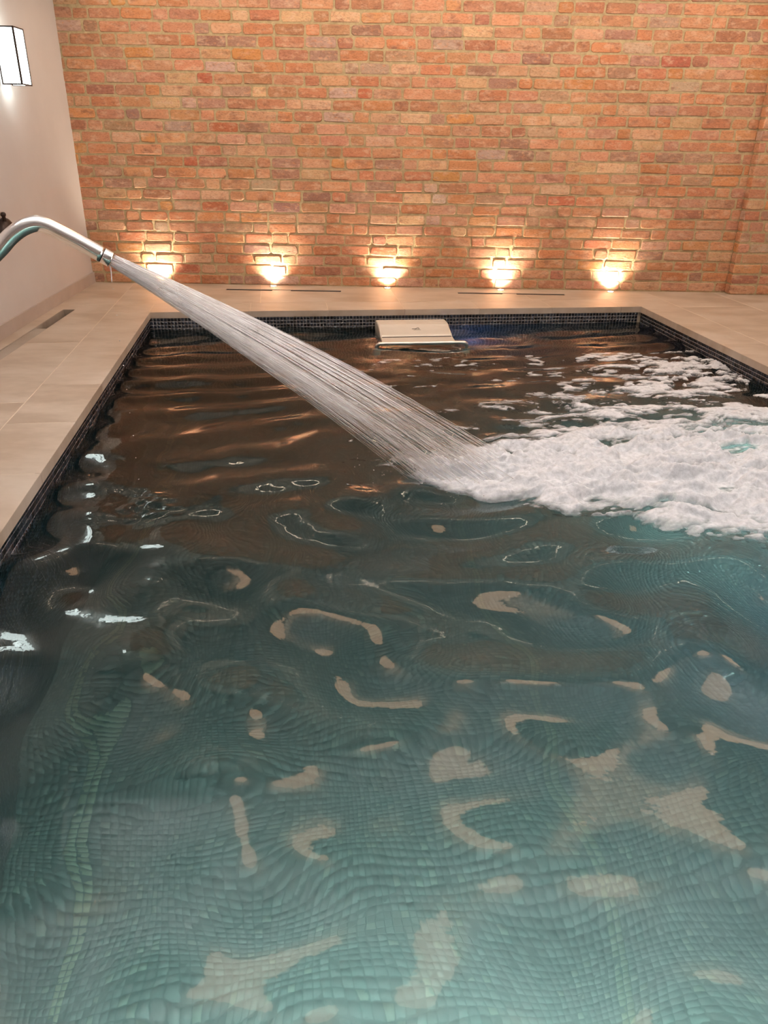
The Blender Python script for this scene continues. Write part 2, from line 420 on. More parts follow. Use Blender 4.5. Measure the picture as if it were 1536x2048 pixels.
def brick_geo(x0, x1, z0, z1, y, proud):
    """irregular eight-sided brick face with a worn arris, 38 triangles"""
    cx = min(0.012, (x1 - x0) * .2) * rng.uniform(.35, 1.2); j = lambda s_=0.0034: rng.uniform(-s_, s_)
    o = [(x0, z0 + cx), (x0 + cx, z0), (x1 - cx, z0), (x1, z0 + cx), (x1, z1 - cx), (x1 - cx, z1), (x0 + cx, z1), (x0, z1 - cx)]
    o = [(a + j(), b_ + j()) for a, b_ in o]
    mx, mz = (x0 + x1) / 2, (z0 + z1) / 2; bv = rng.uniform(.003, .0065)
    fr = [(a + (bv if a < mx else -bv), b_ + (bv if b_ < mz else -bv)) for a, b_ in o]
    tx, tz = rng.uniform(-.004, .004), rng.uniform(-.003, .003)
    verts = [(a, y - proud + tx * (a - mx) / (x1 - x0) + tz * (b_ - mz) / (z1 - z0), b_) for a, b_ in fr]
    verts += [(a, y - proud * .55, b_) for a, b_ in o] + [(a, y + 0.012, b_) for a, b_ in o]
    faces = [tuple(range(8))]
    for k in (0, 8):
        for i in range(8):
            i2 = (i + 1) % 8; faces.append((k + i2, k + i, k + 8 + i, k + 8 + i2))
    return verts, faces
bricks = []
def lay(xa, xb, y, seed):
    rr = random.Random(seed)
    for r_ in range(int(CEIL_Z / COURSE) + 1):
        z0 = r_ * COURSE + JT * .5; z1 = min((r_ + 1) * COURSE - JT * .5, CEIL_Z - 0.002)
        if z1 - z0 < .02: continue
        seq = rr.choice([0, 1, 2, 3]); x = xa - (r_ % 2) * 0.06 - rr.uniform(0, .2)
        k = seq; per = rr.choice([3, 4, 4, 4])
        while x < xb:
            L = HDR if k % per == per - 1 else STR
            L += rr.uniform(-.008, .008); k += 1
            a, b_ = max(x + JT * .5, xa), min(x + L - JT * .5, xb); x += L
            if b_ - a < .03: continue
            dz = rr.uniform(-.002, .002)
            bricks.append((a, b_, z0 + dz, z1 + dz + rr.uniform(-.002, .001), y))
lay(-2.57, PIER_X, WALL_Y, 3)
lay(PIER_X + .004, XR, WALL_Y - PIER_D, 5)
pier = tag(slab('added_pier', [(PIER_X + .008, WALL_Y - PIER_D, 0), (XR, WALL_Y - PIER_D, 0), (XR, WALL_Y, 0), (PIER_X + .008, WALL_Y, 0),
                              (PIER_X + .008, WALL_Y - PIER_D, CEIL_Z), (XR, WALL_Y - PIER_D, CEIL_Z), (XR, WALL_Y, CEIL_Z), (PIER_X + .008, WALL_Y, CEIL_Z)], m_mortar),
           'brick pier added at the right end of the wall for a sharp light edge', 'wall', kind='structure')
rank = []
for i, (a, b_, z0, z1, y) in enumerate(bricks):
    p = cam_px((a + b_) / 2, y, (z0 + z1) / 2)
    vis = 4 < p[0] < 1532 and 4 < p[1] < 2044
    rank.append((-(b_ - a) * (z1 - z0) / p[2] ** 2 if vis else 0, i))
single = set(i for _, i in sorted(rank)[:300])
mass = {'wall_back': ([], [], []), 'added_pier': ([], [], [])}
for i, (a, b_, z0, z1, y) in enumerate(bricks):
    v_, f_ = brick_geo(a, b_, z0, z1, y, max(.002, rng.gauss(.0052, .0022)))
    c_ = pick(PAL); k = rng.uniform(.86, 1.12); col = [min(1, c_[0] * k), min(1, c_[1] * k * rng.uniform(.93, 1.07)), min(1, c_[2] * k * rng.uniform(.9, 1.1)), 1]
    par = wb if y == WALL_Y else pier
    if i in single:
        mesh_obj('brick', v_, f_, m_brick, par, colors=[col] * len(v_))
    else:
        V, Fc, Cc = mass[par.name]; n0 = len(V)
        V += v_; Fc += [tuple(n0 + q_ for q_ in f2) for f2 in f_]; Cc += [col] * len(v_)
for par, (V, Fc, Cc) in ((wb, mass['wall_back']), (pier, mass['added_pier'])):
    tag(mesh_obj('brickwork', V, Fc, m_brick, par, colors=Cc), kind='stuff')
# bricks of the added pier's narrow side
V, Fc, Cc = [], [], []
for r_ in range(int(CEIL_Z / COURSE)):
    z0, z1 = r_ * COURSE + JT * .5, (r_ + 1) * COURSE - JT * .5
    c_ = pick(PAL); n0 = len(V)
    o = box_bm(PIER_X, PIER_X + .02, WALL_Y - PIER_D - .002, WALL_Y - .002, z0, z1, 0.004, 1)
    o.verts.index_update()
    V += [tuple(q_.co) for q_ in o.verts]; Fc += [tuple(n0 + q_.index for q_ in f2.verts) for f2 in o.faces]; Cc += [(*c_, 1)] * len(o.verts); o.free()
tag(mesh_obj('side_brickwork', V, Fc, m_brick, pier, colors=Cc), kind='stuff')

# ------------------------------------------------------------------ deck
def pq(s0, s1, t0, t1): return ccw([tuple(pool(s0, t0)), tuple(pool(s1, t0)), tuple(pool(s1, t1)), tuple(pool(s0, t1))])
# drain openings: two along the brick wall, one along the plastered wall
SLOT_A = ccw([(-1.365, 6.610), (-0.39, 6.610), (-0.39, 6.672), (-1.365, 6.672)])
SLOT_B = ccw([(0.59, 6.625), (1.50, 6.625), (1.50, 6.685), (0.59, 6.685)])
def lq(d0, d1, o0, o1): return ccw([tuple(lw(d0, o0)), tuple(lw(d1, o0)), tuple(lw(d1, o1)), tuple(lw(d0, o1))])
SLOT_C = lq(1.155, 4.6, 0.095, 0.185)
HOLES = [SLOT_A, SLOT_B, SLOT_C]
CW, TH = 0.292, 0.045
bed = [list(ROOM)]
bed = subtract(bed, pq(-0.012, PW + .012, -0.012, PL + .012))
for h_ in HOLES: bed = subtract(bed, h_)
floor = tag(prism(bed, -0.2, -0.0006, 'floor', m_grout), 'beige limestone paving with pale joints around the pool', 'floor', kind='structure')
def paver(name, poly, z0=-0.02, gap=0.003, holes=True):
    poly = intersect(list(poly), ROOM)
    if not poly: return
    poly = inset(poly, gap)
    if not poly: return
    parts = [poly]
    if holes:
        for h_ in HOLES: parts = subtract(parts, h_)
    if len(parts) == 1:
        p = ccw(parts[0]); q_ = inset(p, 0.0008)
        if len(q_) == len(p):
            n = len(p); verts = [(x, y, z) for pts, z in ((q_, 0.0), (p, -0.0008), (p, z0)) for x, y in pts]
            # match inset points to the outline order
            k = min(range(n), key=lambda i: math.hypot(q_[i][0] - p[0][0], q_[i][1] - p[0][1]))
            q_ = q_[k:] + q_[:k]; verts[:n] = [(x, y, 0.0) for x, y in q_]
            faces = [tuple(range(n))] + [((i + 1) % n + r_ * n, i + r_ * n, i + (r_ + 1) * n, (i + 1) % n + (r_ + 1) * n) for r_ in (0, 1) for i in range(n)]
            return mesh_obj(name, verts, faces, m_stone, floor)
    return prism(parts, z0, 0.0, name, m_stone, floor)
# coping with overhanging nosing
OV = 0.012
ts = [0.0] + [0.03 + .592 * k for k in range(1, 10)] + [PL]
for a, b_ in zip(ts[:-1], ts[1:]):
    if b_ - a < .02: continue
    paver('coping_slab', pq(-CW, OV, a, b_), -TH, 0.0015); paver('coping_slab', pq(PW - OV, PW + CW, a, b_), -TH, 0.0015)
ss = [0.0] + [0.15 + .582 * k for k in range(1, 6)] + [3.625, PW]
ss = sorted(set(round(x, 3) for x in ss))
ss = [x for i, x in enumerate(ss) if i == 0 or x - ss[i - 1] > .05]
for a, b_ in zip(ss[:-1], ss[1:]):
    paver('coping_slab', pq(a, b_, -CW, OV), -TH, 0.0015); paver('coping_slab', pq(a, b_, PL - OV, PL + CW), -TH, 0.0015)
for s0, s1 in ((-CW, 0.0), (PW, PW + CW)):
    paver('coping_slab', pq(s0, s1, -CW, 0.0), -TH, 0.0015); paver('coping_slab', pq(s0, s1, PL, PL + CW), -TH, 0.0015)
# field slabs: rows parallel to the pool
def rows(lo, hi, step): 
    out = [lo]; 
    while out[-1] < hi: out.append(out[-1] + step)
    return out
tl = rows(-3.0 + .294, PL + 3.2, 1.199)
for k, (s0, s1) in enumerate(((-CW - .6, -CW), (-CW - 1.2, -CW - .6), (-CW - 1.8, -CW - 1.2), (-CW - 2.4, -CW - 1.8))):
    for a, b_ in zip(tl[:-1], tl[1:]):
        sh = .6 * (k % 2); paver('paving_slab', pq(s0, s1, a + sh, b_ + sh))
for k, (s0, s1) in enumerate(((PW + CW, PW + CW + .6), (PW + CW + .6, PW + CW + 1.2), (PW + CW + 1.2, PW + CW + 1.8))):
    for a, b_ in zip(tl[:-1], tl[1:]):
        sh = .35 + .6 * (k % 2); paver('paving_slab', pq(s0, s1, a + sh, b_ + sh))
sl = rows(-CW, PW + CW - .05, 1.096)
for k, (t0, t1) in enumerate(((-CW - .6, -CW), (-CW - 1.2, -CW - .6), (PL + CW, PL + CW + .6), (PL + CW + .6, PL + CW + 1.2), (PL + CW + 1.2, PL + CW + 1.8), (PL + CW + 1.8, PL + CW + 2.4))):
    for a, b_ in zip(sl[:-1], sl[1:]):
        paver('paving_slab', pq(a, min(b_, PW + CW), t0, t1))

# drains
def ring_frame(name, quad, wdt, z0, z1, m, parent):
    inner = inset(quad, wdt); quad = ccw(quad); n = len(quad)
    k = min(range(n), key=lambda i: math.hypot(inner[i][0] - quad[0][0], inner[i][1] - quad[0][1])); inner = inner[k:] + inner[:k]
    verts = [(x, y, z) for z in (z1, z0) for pts in (quad, inner) for x, y in pts]; faces = []
    for i in range(n):
        j = (i + 1) % n
        faces += [(i, j, n + j, n + i), (i, 2 * n + i, 2 * n + j, j), (n + i, n + j, 3 * n + j, 3 * n + i)]
    return mesh_obj(name, verts, faces, m, parent)
def drain(quad, label, cover=None, cover_all=False):
    r_ = empty('slot_drain'); tag(r_, label, 'drain', 'slot drains in the paving')
    ring_frame('frame', quad, 0.004, -0.045, -0.0005, m_insert, r_)
    prism([inset(quad, .004)], -0.062, -0.055, 'channel_bed', m_slot_shade, r_)
    ring_frame('channel_side', inset(quad, .004), 0.0015, -0.055, -0.004, m_insert if cover_all else m_slot_shade, r_)
    if cover: prism([cover], -0.026, -0.004, 'stone_cover', m_insert, r_)
    return r_
def part_of(q_, a, b_):      # sub quad along x
    xs = sorted(set(round(x, 4) for x, _ in q_)); ys = sorted(set(round(y, 4) for _, y in q_))
    X = lambda t: xs[0] + (xs[-1] - xs[0]) * t
    return ccw([(X(a), ys[0] + .012), (X(b_), ys[0] + .012), (X(b_), ys[-1] - .006), (X(a), ys[-1] - .006)])
drain(SLOT_A, 'slot drain in the paving beneath the second wall light from the left', part_of(SLOT_A, .40, .56))
drain(SLOT_B, 'slot drain in the paving beneath the fourth wall light from the left', part_of(SLOT_B, .42, .55))
drain(SLOT_C, 'slot drain with grey stone cover beside the plastered wall', lq(1.76, 4.58, 0.103, 0.177), True)

# ------------------------------------------------------------------ pool basin
basin = empty('swimming_pool', (*pool(PW / 2, PL / 2), FLOOR_Z), A)
tag(basin, 'rectangular pool basin lined with small dark glass mosaic tiles', 'pool')
def bp(o):   # parent built in world space
    o.parent = basin; o.matrix_parent_inverse = Matrix.LocRotScale(basin.location, basin.rotation_euler, None).inverted(); return o
PT = 0.025
def tiles(origin, ex, ey, en, nx, ny, colfn, proud=.0022, gap=.0011):
    """arrays for nx*ny bevelled tiles, five quads each"""
    ii, jj = np.meshgrid(np.arange(nx), np.arange(ny), indexing='ij'); ii, jj = ii.ravel(), jj.ravel(); n = len(ii)
    o = np.asarray(origin)[None] + ii[:, None] * PT * ex + jj[:, None] * PT * ey
    h = PT - gap; lo, bv = gap, .0016
    cs = np.array([(lo, lo), (h, lo), (h, h), (lo, h)]); ct = np.array([(lo + bv, lo + bv), (h - bv, lo + bv), (h - bv, h - bv), (lo + bv, h - bv)])
    pr = proud + nrs.uniform(-.0006, .0008, n); tl_ = nrs.uniform(-.0006, .0006, (n, 4))
    V = np.zeros((n, 8, 3))
    for k in range(4):
        V[:, k] = o + cs[k, 0] * ex + cs[k, 1] * ey - .001 * en
        V[:, 4 + k] = o + ct[k, 0] * ex + ct[k, 1] * ey + (pr + tl_[:, k])[:, None] * en
    fc = np.array([(4, 5, 6, 7), (0, 1, 5, 4), (1, 2, 6, 5), (2, 3, 7, 6), (3, 0, 4, 7)])
    return V, fc, colfn(ii, jj, n), o + PT * .5 * (ex + ey)
def dark_col(i, j, n):
    base = np.array([(0.010, 0.013, 0.020), (0.018, 0.022, 0.032), (0.030, 0.036, 0.048), (0.006, 0.007, 0.010), (0.022, 0.020, 0.020)])[nrs.choice(5, n, p=[.3, .28, .14, .18, .10])]
    return np.c_[base * 1.5 * nrs.uniform(.7, 1.3, (n, 1)), np.ones(n)]
def floor_col(i, j, n):
    base = np.array([(0.215, 0.255, 0.25), (0.25, 0.295, 0.285), (0.295, 0.345, 0.33), (0.18, 0.215, 0.21), (0.36, 0.40, 0.34)])[nrs.choice(5, n, p=[.3, .34, .18, .12, .06])]
    base = base * nrs.uniform(.90, 1.10, (n, 1))
    s_ = (i + .5) * PT
    lane = ((s_ > .20) & (s_ < .25)) | (np.abs(s_ - 1.88) < .026)
    base[lane] = base[lane] * .35 + np.array([0.26, 0.29, 0.21])
    base[(s_ > .20) & (s_ < .25)] = np.array([0.50, 0.53, 0.38])
    return np.c_[base, np.ones(n)]
e3 = lambda a: np.array([a[0], a[1], 0.0]); Z3 = np.array([0, 0, 1.0])
ZT = -TH - .0005; ROWS = int((ZT - FLOOR_Z) / PT)
single_tiles = []
def tile_wall(name, org, ex, en, nx, col):
    d = np.array([*org, 0.0])
    out = 0.02
    L = nx * PT
    p0, p1 = d, d + ex * L
    z0, z1 = FLOOR_Z - .05, ZT + .02
    back = [p0 - en * out, p1 - en * out]
    wall = bp(slab(name, [(p0[0], p0[1], z0), (p1[0], p1[1], z0), (back[1][0], back[1][1], z0), (back[0][0], back[0][1], z0),
                          (p0[0], p0[1], z1), (p1[0], p1[1], z1), (back[1][0], back[1][1], z1), (back[0][0], back[0][1], z1)], m_tgrout))
    V, fc, C, ctr = tiles(np.array([org[0], org[1], ZT]), ex, -Z3, en, nx, ROWS, col)
    return wall, V, fc, C, ctr
def emit_tiles(wall, V, fc, C, ctr, quota, ok):
    px = np.array([cam_px(*c_) for c_ in ctr[:, :]]) if quota else None
    sel = np.array([], int)
    if quota:
        good = np.where((px[:, 0] > 6) & (px[:, 0] < 1530) & (px[:, 1] > 6) & (px[:, 1] < 2042) & (px[:, 2] > 0) & ok(ctr))[0]
        sel = good[np.argsort(px[good, 2])][:quota]
    for k in sel:
        o = mesh_obj('mosaic_tile', V[k], fc, m_tile, None, colors=[C[k]] * 8); o.parent = wall
    keep = np.setdiff1d(np.arange(len(V)), sel); n = len(keep)
    vv = V[keep].reshape(-1, 3); qq = (fc[None] + (np.arange(n) * 8)[:, None, None]).reshape(-1, 4)
    o = quad_obj('mosaic', vv, qq, m_tile, wall, colors=np.repeat(C[keep], 8, axis=0)); o['kind'] = 'stuff'
U3, V3 = e3(PU), e3(PV)
nW, nL = int(PW / PT), int(PL / PT)
above = lambda c_: c_[:, 2] > WATER + .01
for name, org, ex, en, nx, quota in (('pool_wall', pool(0, PL), -V3, U3, nL, 150), ('pool_wall', pool(0, 0), U3, V3, nW, 0),
                                     ('pool_wall', pool(PW, 0), V3, -U3, nL, 0), ('pool_wall', pool(PW, PL), -U3, -V3, nW, 0)):
    emit_tiles(*tile_wall(name, org, ex, en, nx, dark_col), quota, above)
pf = bp(prism([pq(-.02, PW + .02, -.02, PL + .02)], FLOOR_Z - .06, FLOOR_Z, 'pool_floor', m_fgrout))
V, fc, C, ctr = tiles(np.array([*pool(0, 0), FLOOR_Z]), U3, V3, Z3, nW, nL, floor_col, .0007, .0008)
fc_f = fc[:, ::-1]
def near_floor(c_): return np.hypot(c_[:, 0] - .05, c_[:, 1] - 1.0) < .6
emit_tiles(pf, V, fc_f, C, ctr, 150, near_floor)

# ------------------------------------------------------------------ water
NZ = np.array([-0.946, 2.729, 0.800]); JD = np.array([.956, .293, 0.0]); JN = np.array([-.293, .956, 0.0])   # nozzle mouth, jet heading
LAND = np.array([0.27, 3.13])
LS, LT = to_pool(*LAND)
DS, DT = to_pool(-0.961, 2.729)
wr_ = np.random.RandomState(5)
def spectrum(n, lmin, lmax, ang, spread, slope):
    out = []
    for _ in range(n):
        lam = math.exp(wr_.uniform(math.log(lmin), math.log(lmax))); k = 2 * math.pi / lam; a = ang + wr_.normal(0, spread)
        out.append((k * math.cos(a), k * math.sin(a), wr_.uniform(0, 2 * math.pi), slope * math.sqrt(2.0 / n) / k))
    return out
SPEC_BACK = spectrum(6, .24, .36, math.radians(86), math.radians(9), 0.098)
SPEC_ISO = spectrum(26, .30, .75, 0, 3.0, 0.135)
SPEC_FINE = spectrum(30, .07, .16, math.radians(80), 0.7, 0.026)
def water_h(S, T):
    wS = S + .05 * (fbm(S * 1.6 + 3, T * 1.6, 2) - .5); wT = T + .10 * (fbm(S * 1.3 + 40, T * 1.3 + 7, 2) - .5)
    h = np.zeros_like(S)
    near = np.clip((T - 2.0) / 2.2, 0, 1); near = near * near * (3 - 2 * near)
    for spec, wgt in ((SPEC_BACK, 1.0 - .80 * near), (SPEC_ISO, .25 + .75 * near), (SPEC_FINE, .75 - .5 * near)):
        a = 0
        for kx, ky, ph, am in spec: a = a + am * np.sin(kx * wS + ky * wT + ph)
        h = h + a * wgt
    # calmer against the far corner, rings from the plunging jet and the drip
    R_ = np.hypot(S - LS, T - LT); h = h + .0065 * np.sin(2 * math.pi * R_ / .24 + 1.0) * np.exp(-R_ / 1.1)
    h = h + .022 * (fbm(S * 9, T * 9, 4) - .5) * np.exp(-(R_ / .33) ** 2)
    Rd = np.hypot((S - DS), (T - DT)); h = h + .030 * (fbm(S * 22 + 5, T * 24, 3) - .5) * np.exp(-(Rd / .13) ** 2)
    return h
gs = 0.0115
S1 = np.linspace(-.006, PW + .006, int(PW / gs) + 1); T1 = np.linspace(-.006, PL + .006, int(PL / gs) + 1)
S, T = np.meshgrid(S1, T1, indexing='ij'); Hh = WATER + water_h(S, T)
ns, nt_ = S.shape
XY = P0[None, None] + S[..., None] * PU + T[..., None] * PV
top = np.concatenate([XY, Hh[..., None]], -1).reshape(-1, 3)
idx = np.arange(ns * nt_).reshape(ns, nt_)
quads = np.stack([idx[:-1, :-1], idx[1:, :-1], idx[1:, 1:], idx[:-1, 1:]], -1).reshape(-1, 4)[:, ::-1]
loop = np.concatenate([idx[:, 0], idx[-1, 1:], idx[-2::-1, -1], idx[0, -2:0:-1]])
lowv = top[loop].copy(); lowv[:, 2] = FLOOR_Z - .03
nb = len(top); lo_i = nb + np.arange(len(loop)); nxt = np.roll(np.arange(len(loop)), -1)
side = np.stack([loop, lo_i, lo_i[nxt], loop[nxt]], -1)
cor = [0, ns - 1, ns + nt_ - 2, 2 * ns + nt_ - 3]
me_v = np.concatenate([top, lowv]); me_f = np.concatenate([quads, side])
water = quad_obj('pool_water', me_v, me_f, m_water, smooth=True)
bmw = bmesh.new(); bmw.from_mesh(water.data); bmw.verts.ensure_lookup_table()
bmw.faces.new([bmw.verts[nb + i] for i in range(len(loop))])
bmesh.ops.recalc_face_normals(bmw, faces=bmw.faces)
for f_ in bmw.faces:
    f_.smooth = True
    if abs(f_.normal.z) < .3 or f_.calc_center_median().z < -1: f_.smooth = False
for e in bmw.edges:
    if len(e.link_faces) == 2 and e.link_faces[0].smooth != e.link_faces[1].smooth: e.smooth = False
bmw.to_mesh(water.data); bmw.free()
tag(water, 'rippling clear teal water filling the pool', 'water', kind='stuff')

# ------------------------------------------------------------------ foam plume
fg = 0.0062
fs = np.arange(LS - .45, PW - .01, fg); ft = np.arange(max(.25, LT - 1.9), LT + 1.25, fg)
S, T = np.meshgrid(fs, ft, indexing='ij')
X = P0[0] + S * PU[0] + T * PV[0]; Y = P0[1] + S * PU[1] + T * PV[1]
ax = np.array([0.992, 0.12]); a_ = (X - LAND[0]) * ax[0] + (Y - LAND[1]) * ax[1]; b_ = -(X - LAND[0]) * ax[1] + (Y - LAND[1]) * ax[0]
wn_ = .17 + .475 * np.clip(a_ + .15, 0, 3); wf = .15 + .33 * np.clip(a_ + .15, 0, 3)
bb = b_ + .14 * (fbm(a_ * 2.4, b_ * 2.4 + 9, 3) - .5)
lat = np.where(bb < 0, np.maximum(-bb / wn_, 0) ** 1.8, bb / wf)
head = np.clip((a_ + .20 + .15 * (fbm(X * 5, Y * 5, 3) - .5)) / .16, 0, 1.2)
dens = np.minimum(1.25 - 1.05 * lat, head * 1.2) - .17 * np.clip(a_ - .8, 0, 3)
lace = np.clip(1.0 - np.abs((bb - (.25 + .60 * a_)) / (.20 + .42 * np.clip(a_, 0, 3))), 0, 1) * np.clip((a_ - .25) / .5, 0, 1)
dens = np.maximum(dens, -.10 + .36 * lace)
swirl = .09 * (fbm(X * 3.0, Y * 3.0 + 3, 3) - .5)
n_big = fbm((a_ + swirl) * 5 + 2, (b_ + swirl * 2) * 9.0, 5, .6); n_det = fbm((a_ + swirl) * 16, (b_ + swirl) * 36, 4, .6)
ridge = 1 - np.abs(2 * fbm((a_ + swirl * 2) * 3.6 + 50, (b_ - swirl * 2) * 8.0, 4, .5) - 1)
ridge2 = 1 - np.abs(2 * fbm((a_ - swirl) * 9 + 20, (b_ + swirl) * 22.0, 3, .5) - 1)
nearcut = np.clip((lat - 1.0) * 4, 0, 1) * (bb < 0)
field = dens * .80 + (1 + .85 * np.clip(a_ - .5, 0, 1.4)) * ((n_big - .5) * 1.2 + (n_det - .5) * (.50 + .5 * lace) + (ridge - .75) * .55) * (1 - .6 * nearcut) - .20
hh = np.where(field > 0, 1 - np.exp(-field * 2.6), field)
lift = np.clip(dens, 0, 1)
hgt = hh * (.006 + .016 * lift) + np.where(field > 0, 1, 0) * lift * (.130 * (ridge - .70) + .032 * (ridge2 - .75) + .06 * (n_big - .5) + .006 * (n_det - .5))
hgt = np.where(field > 0, np.maximum(hgt, .0008 + field * .004), field * .02)
Zf = WATER + water_h(S, T) + np.maximum(hgt, -.012)
keep = (field > -.30); fi = np.arange(S.size).reshape(S.shape)
kq = keep[:-1, :-1] & keep[1:, :-1] & keep[1:, 1:] & keep[:-1, 1:]
kq &= (np.maximum.reduce([field[:-1, :-1], field[1:, :-1], field[1:, 1:], field[:-1, 1:]]) > -.06)
fq = np.stack([fi[:-1, :-1], fi[:-1, 1:], fi[1:, 1:], fi[1:, :-1]], -1)[kq][:, ::-1]
used = np.unique(fq); remap = np.full(S.size, -1); remap[used] = np.arange(len(used))
fv = np.stack([X, Y, Zf], -1).reshape(-1, 3)[used]
thick = np.clip((field + .02) / .34, 0, 1).reshape(-1)[used]; thick = .25 + .75 * thick
foam = quad_obj('water_foam', fv, remap[fq], m_foam, smooth=True, colors=np.c_[thick, thick, thick, np.ones(len(thick))])
tag(foam, 'churning white foam spreading where the jet hits the water', 'foam', kind='stuff')

# ------------------------------------------------------------------ water jet: hundreds of thin threads of water
def jet_pt(x, da, db, r0, th):
    z = -.60 * x - .075 * x * x
    c_ = NZ + JD * x + np.array([0, 0, z])
    upv = np.array([0, 0, 1.0]) * .857 + JD * .514
    rad = r0 + x * 1.0
    return c_ + upv * (r0 * math.sin(th) + x * db) + JN * (r0 * math.cos(th) + x * da)
jet = empty('water_jet', tuple(NZ)); tag(jet, 'white spray of water shooting from the steel spout into the pool', 'water jet')
def jet_strands(name, n, spread_fn, rad, m, sides=4):
    V, Fq = [], []; 
    for k in range(n):
        da, db, r0, th = spread_fn(k); pts = []
        xs = np.linspace(rng.uniform(0, .03) if k else 0, 1.6, 15); 
        for x in xs:
            p = jet_pt(x, da, db, r0, th)
            pts.append(p)
            if p[2] < WATER - .02: break
        if len(pts) < 2: continue
        rr = [rad(k) * (1 + .15 * i / len(pts)) for i in range(len(pts))]
        v_, f_ = tube_mesh(pts, rr, sides, False); n0 = len(V)
        V += [tuple(q_) for q_ in v_]; Fq += [tuple(n0 + q_ for q_ in f2) for f2 in f_]
    o = mesh_obj(name, V, Fq, m, None, smooth=True); o['kind'] = 'stuff'
    o.parent = jet; o.matrix_parent_inverse = Matrix.Translation(Vector(NZ)).inverted(); return o
def rim(k):
    th = rng.uniform(0, 2 * math.pi); q_ = rng.choice([1.0, 1.0, rng.uniform(.2, 1)]) * rng.gauss(.97, .17)
    s_ = .122 * q_
    return s_ * math.cos(th) * .95, s_ * math.sin(th) * .80, .019, th
def fill(k):
    th = rng.uniform(0, 2 * math.pi); s_ = .115 * math.sqrt(rng.random())
    return s_ * math.cos(th), s_ * math.sin(th) * .8, .015 * rng.random(), th
jet_strands('spray_sheet', 125, rim, lambda k: rng.uniform(.0007, .0014), m_spray)
jet_strands('spray_threads', 48, fill, lambda k: rng.uniform(.0006, .0012), m_spray)
jet_strands('bright_core', 5, lambda k: (rng.gauss(0, .006), rng.gauss(0, .006) + .005, .004, rng.uniform(0, 6.3)), lambda k: rng.uniform(.0011, .0018), m_core, 6)
# droplets thrown up at the point of impact
bm = bmesh.new()
for _ in range(260):
    r_ = abs(rng.gauss(0, .17)); th = rng.uniform(0, 2 * math.pi); x, y = LAND[0] - .06 + r_ * math.cos(th) * 1.2, LAND[1] - .02 + r_ * math.sin(th)
    bmesh.ops.create_icosphere(bm, subdivisions=1, radius=rng.uniform(.0012, .0032), matrix=Matrix.Translation((x, y, WATER + .012 + abs(rng.gauss(0, .03)))))
o = bm_obj('splash_droplets', bm, m_core, None, True); o['kind'] = 'stuff'; o.parent = jet; o.matrix_parent_inverse = Matrix.Translation(Vector(NZ)).inverted()

# ------------------------------------------------------------------ steel spout
spout = empty('swan_neck_spout', (NZ[0] - JD[0] * .70, NZ[1] - JD[1] * .70, 0.0)); sp_inv = Matrix.Translation(spout.location).inverted()
tag(spout, 'polished steel swan-neck water spout arching over the pool edge', 'spout')
def sp_par(o): o.parent = spout; o.matrix_parent_inverse = sp_inv; return o
def jp(x, z): return NZ + JD * x + np.array([0, 0, z - NZ[2]])
path = catmull([jp(*p) for p in ((-.70, 0.0), (-.70, .2), (-.69, .38), (-.655, .53), (-.57, .645), (-.455, .745), (-.345, .838), (-.305, .876), (-.262, .905), (-.222, .917), (-.192, .913), (-.155, .894), (-.10, .862), (-.027, .8165))], 8)
PR = 0.0265
sp_par(tube_obj('pipe', path, PR, m_chrome, None, 28))
ax3 = Vector(jp(0, .8)) - Vector(jp(-.10, .861)); ax3.normalize()
def along(d): return Vector(jp(-.027, .8165)) + ax3 * d
sp_par(lathe('joint_ring', [(PR * .93, -.002), (PR * .93, .004)], m_dark, None, along(0), ax3))
sp_par(lathe('nozzle', [(PR * .80, .003), (PR * .99, .003), (PR * 1.0, .006), (PR * 1.0, .030), (PR * .97, .033), (PR * .80, .033), (PR * .78, .012), (0.0008, .012)], m_chrome, None, along(0), ax3))
sp_par(lathe('base_flange', [(.062, 0), (.062, .008), (.058, .011), (.030, .012), (PR * 1.02, .02), (PR, .02)], m_chrome, None, jp(-.70, 0.0)))
dr = tube_obj('drip', [along(.025) + Vector((0, 0, -PR * .92)) + Vector((.001 * math.sin(k), 0, -k * .011)) for k in range(6)], [.0028, .0022, .0018, .0016, .0020, .0008], m_core, None, 8)
tag(dr, 'thin dribble of water hanging from the spout mouth', 'water drip', kind='stuff')
drops = bmesh.new()
for k in range(9):
    bmesh.ops.create_icosphere(drops, subdivisions=1, radius=.0022, matrix=Matrix.Translation(along(.025) + Vector((rng.uniform(-.002, .002), 0, -PR - .075 - .09 * k))))
tag(bm_obj('falling_drops', drops, m_core, None, True), 'drops falling from the spout to the water', 'water drip', kind='stuff')

# ------------------------------------------------------------------ recessed wall lights
LBL = ['leftmost deck uplight, behind the steel spout and its jet', 'deck uplight second from the plastered wall', 'middle deck uplight of the five, above the swim unit',
       'deck uplight second from the right-hand end', 'rightmost deck uplight, nearest the added brick pier']
for k, (x, y) in enumerate(((-1.968, 6.815), (-0.988, 6.82), (-0.002, 6.82), (0.976, 6.82), (1.925, 6.82))):
    u_ = empty('deck_uplight', (x, y, 0)); tag(u_, LBL[k], 'light', 'uplights at the foot of the brick wall')
    lathe('bezel', [(.034, 0), (.034, .002), (.031, .004), (.024, .004), (.022, .001)], m_steel, u_)
    lathe('lens', [(.0235, .0015), (.020, .0028), (.010, .0036), (.0003, .0038)], m_lens, u_)
    light('uplight_beam', 'SPOT', (x, y, 0.012), 50, (1.0, 0.86, 0.66), (0, .28, 1), spot_size=math.radians(122), spot_blend=1.0, shadow_soft_size=0.018)

